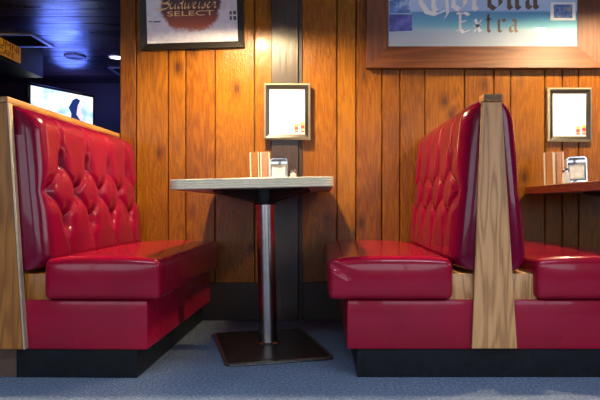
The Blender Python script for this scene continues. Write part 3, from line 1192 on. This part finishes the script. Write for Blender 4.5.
spec = [('B', 157.5, 170), ('u', 171, 177.5), ('d', 178.5, 184.5), ('w', 185.5, 193), ('e', 194, 198), ('i', 199.5, 202), ('s', 203, 207), ('e', 208, 212), ('r', 213, 218)]
bm = bmesh.new()
for c, a, b in spec:
    st = SCR[c]
    w = max(p[0] for s in st for p in s)
    pen_mesh(bm, st, 0.0105, math.radians(55), PX(a), PZ(9.3), (PX(b) - PX(a)) / w, 0.036 if c != 'B' else 0.034, YW - 0.0150, shear=0.22, smooth=2)
under(link_mesh('lettering', bm, M['gold'], t, recalc=False), inv)
o = font_mesh('lettering', 'SELECT', 0.040, M['gold'], t, facing(PX(192), YW - 0.0145, PZ(14.3)), sx=2.05)
under(o, inv)
bm = bmesh.new()
for a, b, zt, zb in ((150, 154, 20.5, 21.6), (155, 162, 20.8, 22.2), (231, 233.2, 13, 16.5), (234.5, 237.5, 13, 16.5), (231, 233.2, 18, 22), (234.5, 237.5, 18, 22)):
    bm = bmesh.new()
    box(bm, PX(a), PX(b), YW - 0.0146, YW - 0.013, PZ(zb), PZ(zt))
    under(link_mesh('small_print', bm, M['dark_print'], t), inv)
bm = bmesh.new()
box(bm, PX(148.5), PX(157), YW - 0.0148, YW - 0.013, PZ(44.2), PZ(40.6))
under(link_mesh('white_sticker', bm, M['paper'], t), inv)


# -- white notices in small frames
def notice(label, x0, x1, z0, z1):
    cx = (x0 + x1) / 2
    t = thing('framed_notice', label, 'framed notice', (cx, YW, z0), group='white notices above the tables')
    iv = Matrix.Translation((-cx, -YW, -z0))
    base = YW - 0.0 if x0 > 0 else YW - 0.022
    bm = bmesh.new()
    mitred_frame(bm, x0, x1, z0, z1, 0.011, base - 0.0005, base - 0.020, base - 0.030)
    fr = under(link_mesh('picture_frame', bm, M['silver_frame'], t), iv)
    bm = bmesh.new()
    mitred_frame(bm, x0 + 0.0105, x1 - 0.0105, z0 + 0.0105, z1 - 0.0105, 0.020, base - 0.001, base - 0.029, base - 0.018)
    under(link_mesh('inner_moulding', bm, M['black_frame'], fr), iv)
    bm = bmesh.new()
    box(bm, x0 + 0.025, x1 - 0.025, base - 0.012, base - 0.001, z0 + 0.025, z1 - 0.025)
    under(link_mesh('paper', bm, M['paper'], t), iv)
    w, h = x1 - x0, z1 - z0
    yy = base - 0.0126
    bm = bmesh.new()
    for fz, a, b in ((0.83, 0.2, 0.8), (0.37, 0.2, 0.45), (0.33, 0.2, 0.5), (0.27, 0.2, 0.48)):
        bm = bmesh.new()
        box(bm, x0 + w * a, x0 + w * b, yy, yy + 0.001, z0 + h * fz - 0.0018, z0 + h * fz + 0.0018)
        under(link_mesh('printed_line', bm, M['print_grey'], t), iv)
    for fa, top in ((0.70, 0.285), (0.835, 0.31)):
        xa = x0 + w * fa
        bw = w * 0.085
        bm = bmesh.new()
        box(bm, xa - bw / 2, xa + bw / 2, yy, yy + 0.001, z0 + h * 0.13, z0 + h * (top - 0.05), mi=0)
        box(bm, xa - bw / 2, xa + bw / 2, yy - .0003, yy + 0.001, z0 + h * 0.155, z0 + h * (top - 0.11), mi=2)
        box(bm, xa - bw * .45, xa + bw * .45, yy, yy + 0.001, z0 + h * (top - 0.05), z0 + h * top, mi=1)
        under(link_mesh('printed_jar', bm, [M['red_print'], M['yellow_print'], M['pink_print']], t), iv)
    return t


notice('framed white notice on dark post above the middle table', PX(264.3, YW - .022), PX(310.3, YW - .022), PZ(140, YW - .022), PZ(84, YW - .022))
notice('framed white notice above right-hand table, below large beer mirror', PX(546.3), PX(590.3), PZ(142), PZ(88.3))


# ---------------------------------------------------------------- pendant lamps (just above the frame)
def make_pendant(label):
    t = thing('pendant_lamp', label, 'lamp', group='pendant lamps over the tables')
    bm = bmesh.new()
    lathe(bm, [(0.0, 0.215), (0.03, 0.215), (0.035, 0.17), (0.075, 0.12), (0.110, 0.05), (0.125, 0.0)], seg=40)
    lathe(bm, [(0.125, 0.0), (0.122, 0.0), (0.105, 0.05), (0.070, 0.115), (0.03, 0.16), (0.0, 0.165)], seg=40, mi=1)
    bmesh.ops.remove_doubles(bm, verts=bm.verts, dist=1e-5)
    link_mesh('lamp_shade', bm, [M['shade'], M['shade_in']], t, 0.7)
    bm = bmesh.new()
    lathe(bm, [(0.0, 0.012), (0.018, 0.016), (0.030, 0.032), (0.030, 0.05), (0.018, 0.078), (0.013, 0.10), (0.013, 0.16)], seg=24)
    link_mesh('bulb', bm, M['bulb'], t, 3.2)
    return t


PL = [(-0.398, 2.84, 1.705), (1.435, 2.84, 1.780)]
pd = make_pendant('pendant lamp hanging over the middle table')
pd.location = PL[0]
pd2 = dup(pd, PL[1], 0, 'pendant lamp hanging over the right-hand table')
for ch in pd2.children:
    if ch.name.startswith('bulb'):
        ch.data = ch.data.copy()
        ch.data.materials[0] = M['bulb_dim']
for p_, q in zip((pd, pd2), PL):
    bm = bmesh.new()
    lathe(bm, [(0.0, 0.21), (0.004, 0.21), (0.004, CEIL - q[2] - 0.02), (0.05, CEIL - q[2] - 0.02), (0.055, CEIL - q[2] - 0.001), (0, CEIL - q[2] - 0.001)], seg=20)
    link_mesh('cord', bm, M['black'], p_, 0.7)


# ---------------------------------------------------------------- the bar room beyond the corner
# television
a = P(28, 82, 7.0)
b = P(94.5, 95.5, 7.83)
w = math.hypot(b.x - a.x, b.y - a.y)
ang = math.atan2(b.y - a.y, b.x - a.x)
hgt = w * 0.60
ctr = (a + b) / 2
t = thing('television', 'flat television glowing blue-white beyond the left booth', 'television', (ctr.x, ctr.y, ctr.z - hgt), ang)
roll = Matrix.Rotation(math.asin((a.z - b.z) / w), 4, 'Y')
bm = bmesh.new()
box(bm, -w / 2, w / 2, 0.0, 0.06, 0.0, hgt, bevel=0.006)
fr = link_mesh('cabinet', bm, M['tv_black'], t)
bm = bmesh.new()
bz = 0.032
box(bm, -w / 2 + bz, w / 2 - bz, -0.003, 0.01, 0.05, hgt - bz)
sn = link_mesh('screen', bm, M['screen'], t)
bm = bmesh.new()
def tvp(fx, fz):
    return (-w / 2 + w * fx, hgt * fz)
prism(bm, [tvp(.60, .10), tvp(.62, .5), tvp(.58, .62), tvp(.64, .80), tvp(.70, .86), tvp(.76, .82), tvp(.72, .70), tvp(.70, .5), tvp(.78, .36), tvp(.80, .10)], 'Y', -0.005, -0.003)
link_mesh('screen_figure', bm, M['screen_dark'], sn)
bm = bmesh.new()
prism(bm, [tvp(.70, .5), tvp(.72, .70), tvp(.755, .78), tvp(.79, .72), tvp(.77, .6), tvp(.80, .45), tvp(.77, .36)], 'Y', -0.007, -0.0045)
link_mesh('screen_figure', bm, M['screen_skin'], sn)
bm = bmesh.new()
box(bm, -0.04, 0.04, 0.06, 1.6, hgt * 0.3, hgt * 0.38, bevel=0.004)
box(bm, -0.03, 0.03, 1.5, 1.6, hgt * 0.3, CEIL - (ctr.z - hgt) - 0.001)
link_mesh('wall_bracket', bm, M['black'], t)
for o in (fr, sn):
    o.matrix_local = roll

# bar canopy and yellow sign
bm = bmesh.new()
prism(bm, [(4.6, 2.09), (6.82, 2.10), (6.82, 2.44), (6.28, 2.30), (4.6, 2.30)], 'X', -4.3, -3.172)
cn = link_mesh('bar_canopy', bm, M['black'])
tag(cn, 'black bar canopy hanging from the ceiling, far left', 'canopy')
for x_, y_ in ((-3.6, 5.2), (-4.1, 6.6)):
    bm = bmesh.new()
    box(bm, x_ - 0.015, x_ + 0.015, y_ - 0.015, y_ + 0.015, 2.25, CEIL)
    link_mesh('hanging_rod', bm, M['black'], cn)
sgn = thing('hanging_sign', 'yellow lettered sign on the black bar canopy, far left', 'sign', (-3.170, 5.65, 2.212))
bm = bmesh.new()
box(bm, 0.0, 0.02, -0.62, 0.627, -0.083, 0.083, bevel=0.002)
link_mesh('sign_board', bm, M['sign_yellow'], sgn)
rot = Matrix.Rotation(PI / 2, 4, 'Z') @ Matrix.Rotation(PI / 2, 4, 'X')
font_mesh('lettering', 'ALUMNI', 0.105, M['sign_red'], sgn, Matrix.Translation((0.0215, 0.30, 0.036)) @ rot, sx=1.55)
font_mesh('lettering', 'CAFE', 0.085, M['sign_red'], sgn, Matrix.Translation((0.0215, 0.34, -0.042)) @ rot, sx=1.55)


def ceiling_vent(label, x0, x1, y0, y1):
    t = thing('ceiling_vent', label, 'vent', ((x0 + x1) / 2, (y0 + y1) / 2, CEIL))
    hx, hy = (x1 - x0) / 2, (y1 - y0) / 2
    bm = bmesh.new()
    w = 0.045
    for q in ((-hx, hx, -hy, -hy + w), (-hx, hx, hy - w, hy), (-hx, -hx + w, -hy + w, hy - w), (hx - w, hx, -hy + w, hy - w)):
        box(bm, q[0], q[1], q[2], q[3], -0.018, -0.001, bevel=0.003)
    link_mesh('vent_frame', bm, M['vent'], t)
    bm = bmesh.new()
    n = 9
    for k in range(n):
        y = -hy + w + (2 * hy - 2 * w) * (k + .5) / n
        vs = box(bm, -hx + w, hx - w, y - 0.018, y + 0.018, -0.010, -0.008)
        bmesh.ops.rotate(bm, verts=vs, cent=(0, y, -0.009), matrix=Matrix.Rotation(0.5, 3, 'X'))
    link_mesh('louvres', bm, M['vent_dark'], t)


ceiling_vent('pale framed ceiling vent above the yellow sign', -4.1, -3.28, 6.8, 7.36)
ceiling_vent('ceiling vent by the wall corner, below the round downlight', -3.02, -2.42, 8.46, 9.02)
c = Vector((PX(75, 7.84), 7.84, CEIL))
bm = bmesh.new()
lathe(bm, [(0.0, -0.012), (0.11, -0.012), (0.125, -0.020), (0.135, -0.012), (0.137, -0.0005), (0, -0.0005)], seg=32)
o = link_mesh('ceiling_speaker', bm, M['speaker'], None, 0.6)
o.location = c
tag(o, 'round flush ceiling disc above the television', 'ceiling speaker')
c = Vector((PX(117, 7.9), 7.9, CEIL))
t = thing('recessed_downlight', 'bright round downlight in the dark ceiling beside the wall corner', 'ceiling light', c)
bm = bmesh.new()
lathe(bm, [(0.085, -0.004), (0.10, -0.012), (0.112, -0.006), (0.115, -0.0005)], seg=32)
link_mesh('trim_ring', bm, M['vent'], t, 0.6)
bm = bmesh.new()
lathe(bm, [(0.0, -0.008), (0.086, -0.006), (0.088, -0.0005)], seg=32)
link_mesh('lens', bm, M['lens'], t, 0.6)


# ---------------------------------------------------------------- light
def area(name, loc, rot, sx, sy, power, color, spread=PI):
    l = bpy.data.lights.new(name, 'AREA')
    l.shape = 'RECTANGLE'
    l.size, l.size_y = sx, sy
    l.energy = power
    l.color = color
    l.spread = spread
    o = bpy.data.objects.new(name, l)
    COL.objects.link(o)
    o.location = loc
    o.rotation_euler = rot
    return o


DAY = (0.80, 0.88, 1.0)
for i, (a, b) in enumerate(wins):
    area('window_daylight', ((a + b) / 2, YB - 0.10, (wz0 + wz1) / 2), (PI / 2, 0, 0), b - a, wz1 - wz0, 62, DAY)
area('window_daylight', (XR + 0.09, (wy0 + wy1) / 2, 1.52), (PI / 2, 0, PI / 2), wy1 - wy0, 1.4, 45, DAY)
# added cool fill above the aisle, out of view, to brighten the floor
for x_ in (-0.9, 1.1):
    area('aisle_fill', (x_, 0.35, CEIL - 0.01), (0, 0, 0), 1.2, 0.6, 40, (0.60, 0.78, 1.0), math.radians(105))
l = bpy.data.lights.new('sign_fill', 'SPOT')  # added warm spot without a fixture, brightens the yellow sign
l.energy = 75
l.color = (1, 0.74, 0.4)
l.spot_size = math.radians(34)
l.shadow_soft_size = 0.05
o = bpy.data.objects.new('sign_fill', l)
COL.objects.link(o)
o.location = (-1.6, 5.0, 2.45)
o.rotation_euler = (Vector((-3.17, 5.95, 2.2)) - Vector(o.location)).to_track_quat('-Z', 'Y').to_euler()
# added unseen blue points that lay a glow over the ceiling planks
for x_, y_, z_, e_ in ((-3.25, 7.4, 2.33, 21), (-3.65, 8.7, 2.34, 20)):
    l = bpy.data.lights.new('blue_ceiling_fill', 'POINT')
    l.energy = e_
    l.color = (0.12, 0.20, 1.0)
    l.shadow_soft_size = 0.25
    o = bpy.data.objects.new('blue_ceiling_fill', l)
    COL.objects.link(o)
    o.location = (x_, y_, z_)

W = bpy.data.worlds.new('world')
SC.world = W
W.use_nodes = True
wt = W.node_tree
bg = wt.nodes['Background']
sky = wt.nodes.new('ShaderNodeTexSky')
sky.sky_type = 'HOSEK_WILKIE'
sky.turbidity = 4
wt.links.new(sky.outputs['Color'], bg.inputs['Color'])
bg.inputs['Strength'].default_value = 0.25
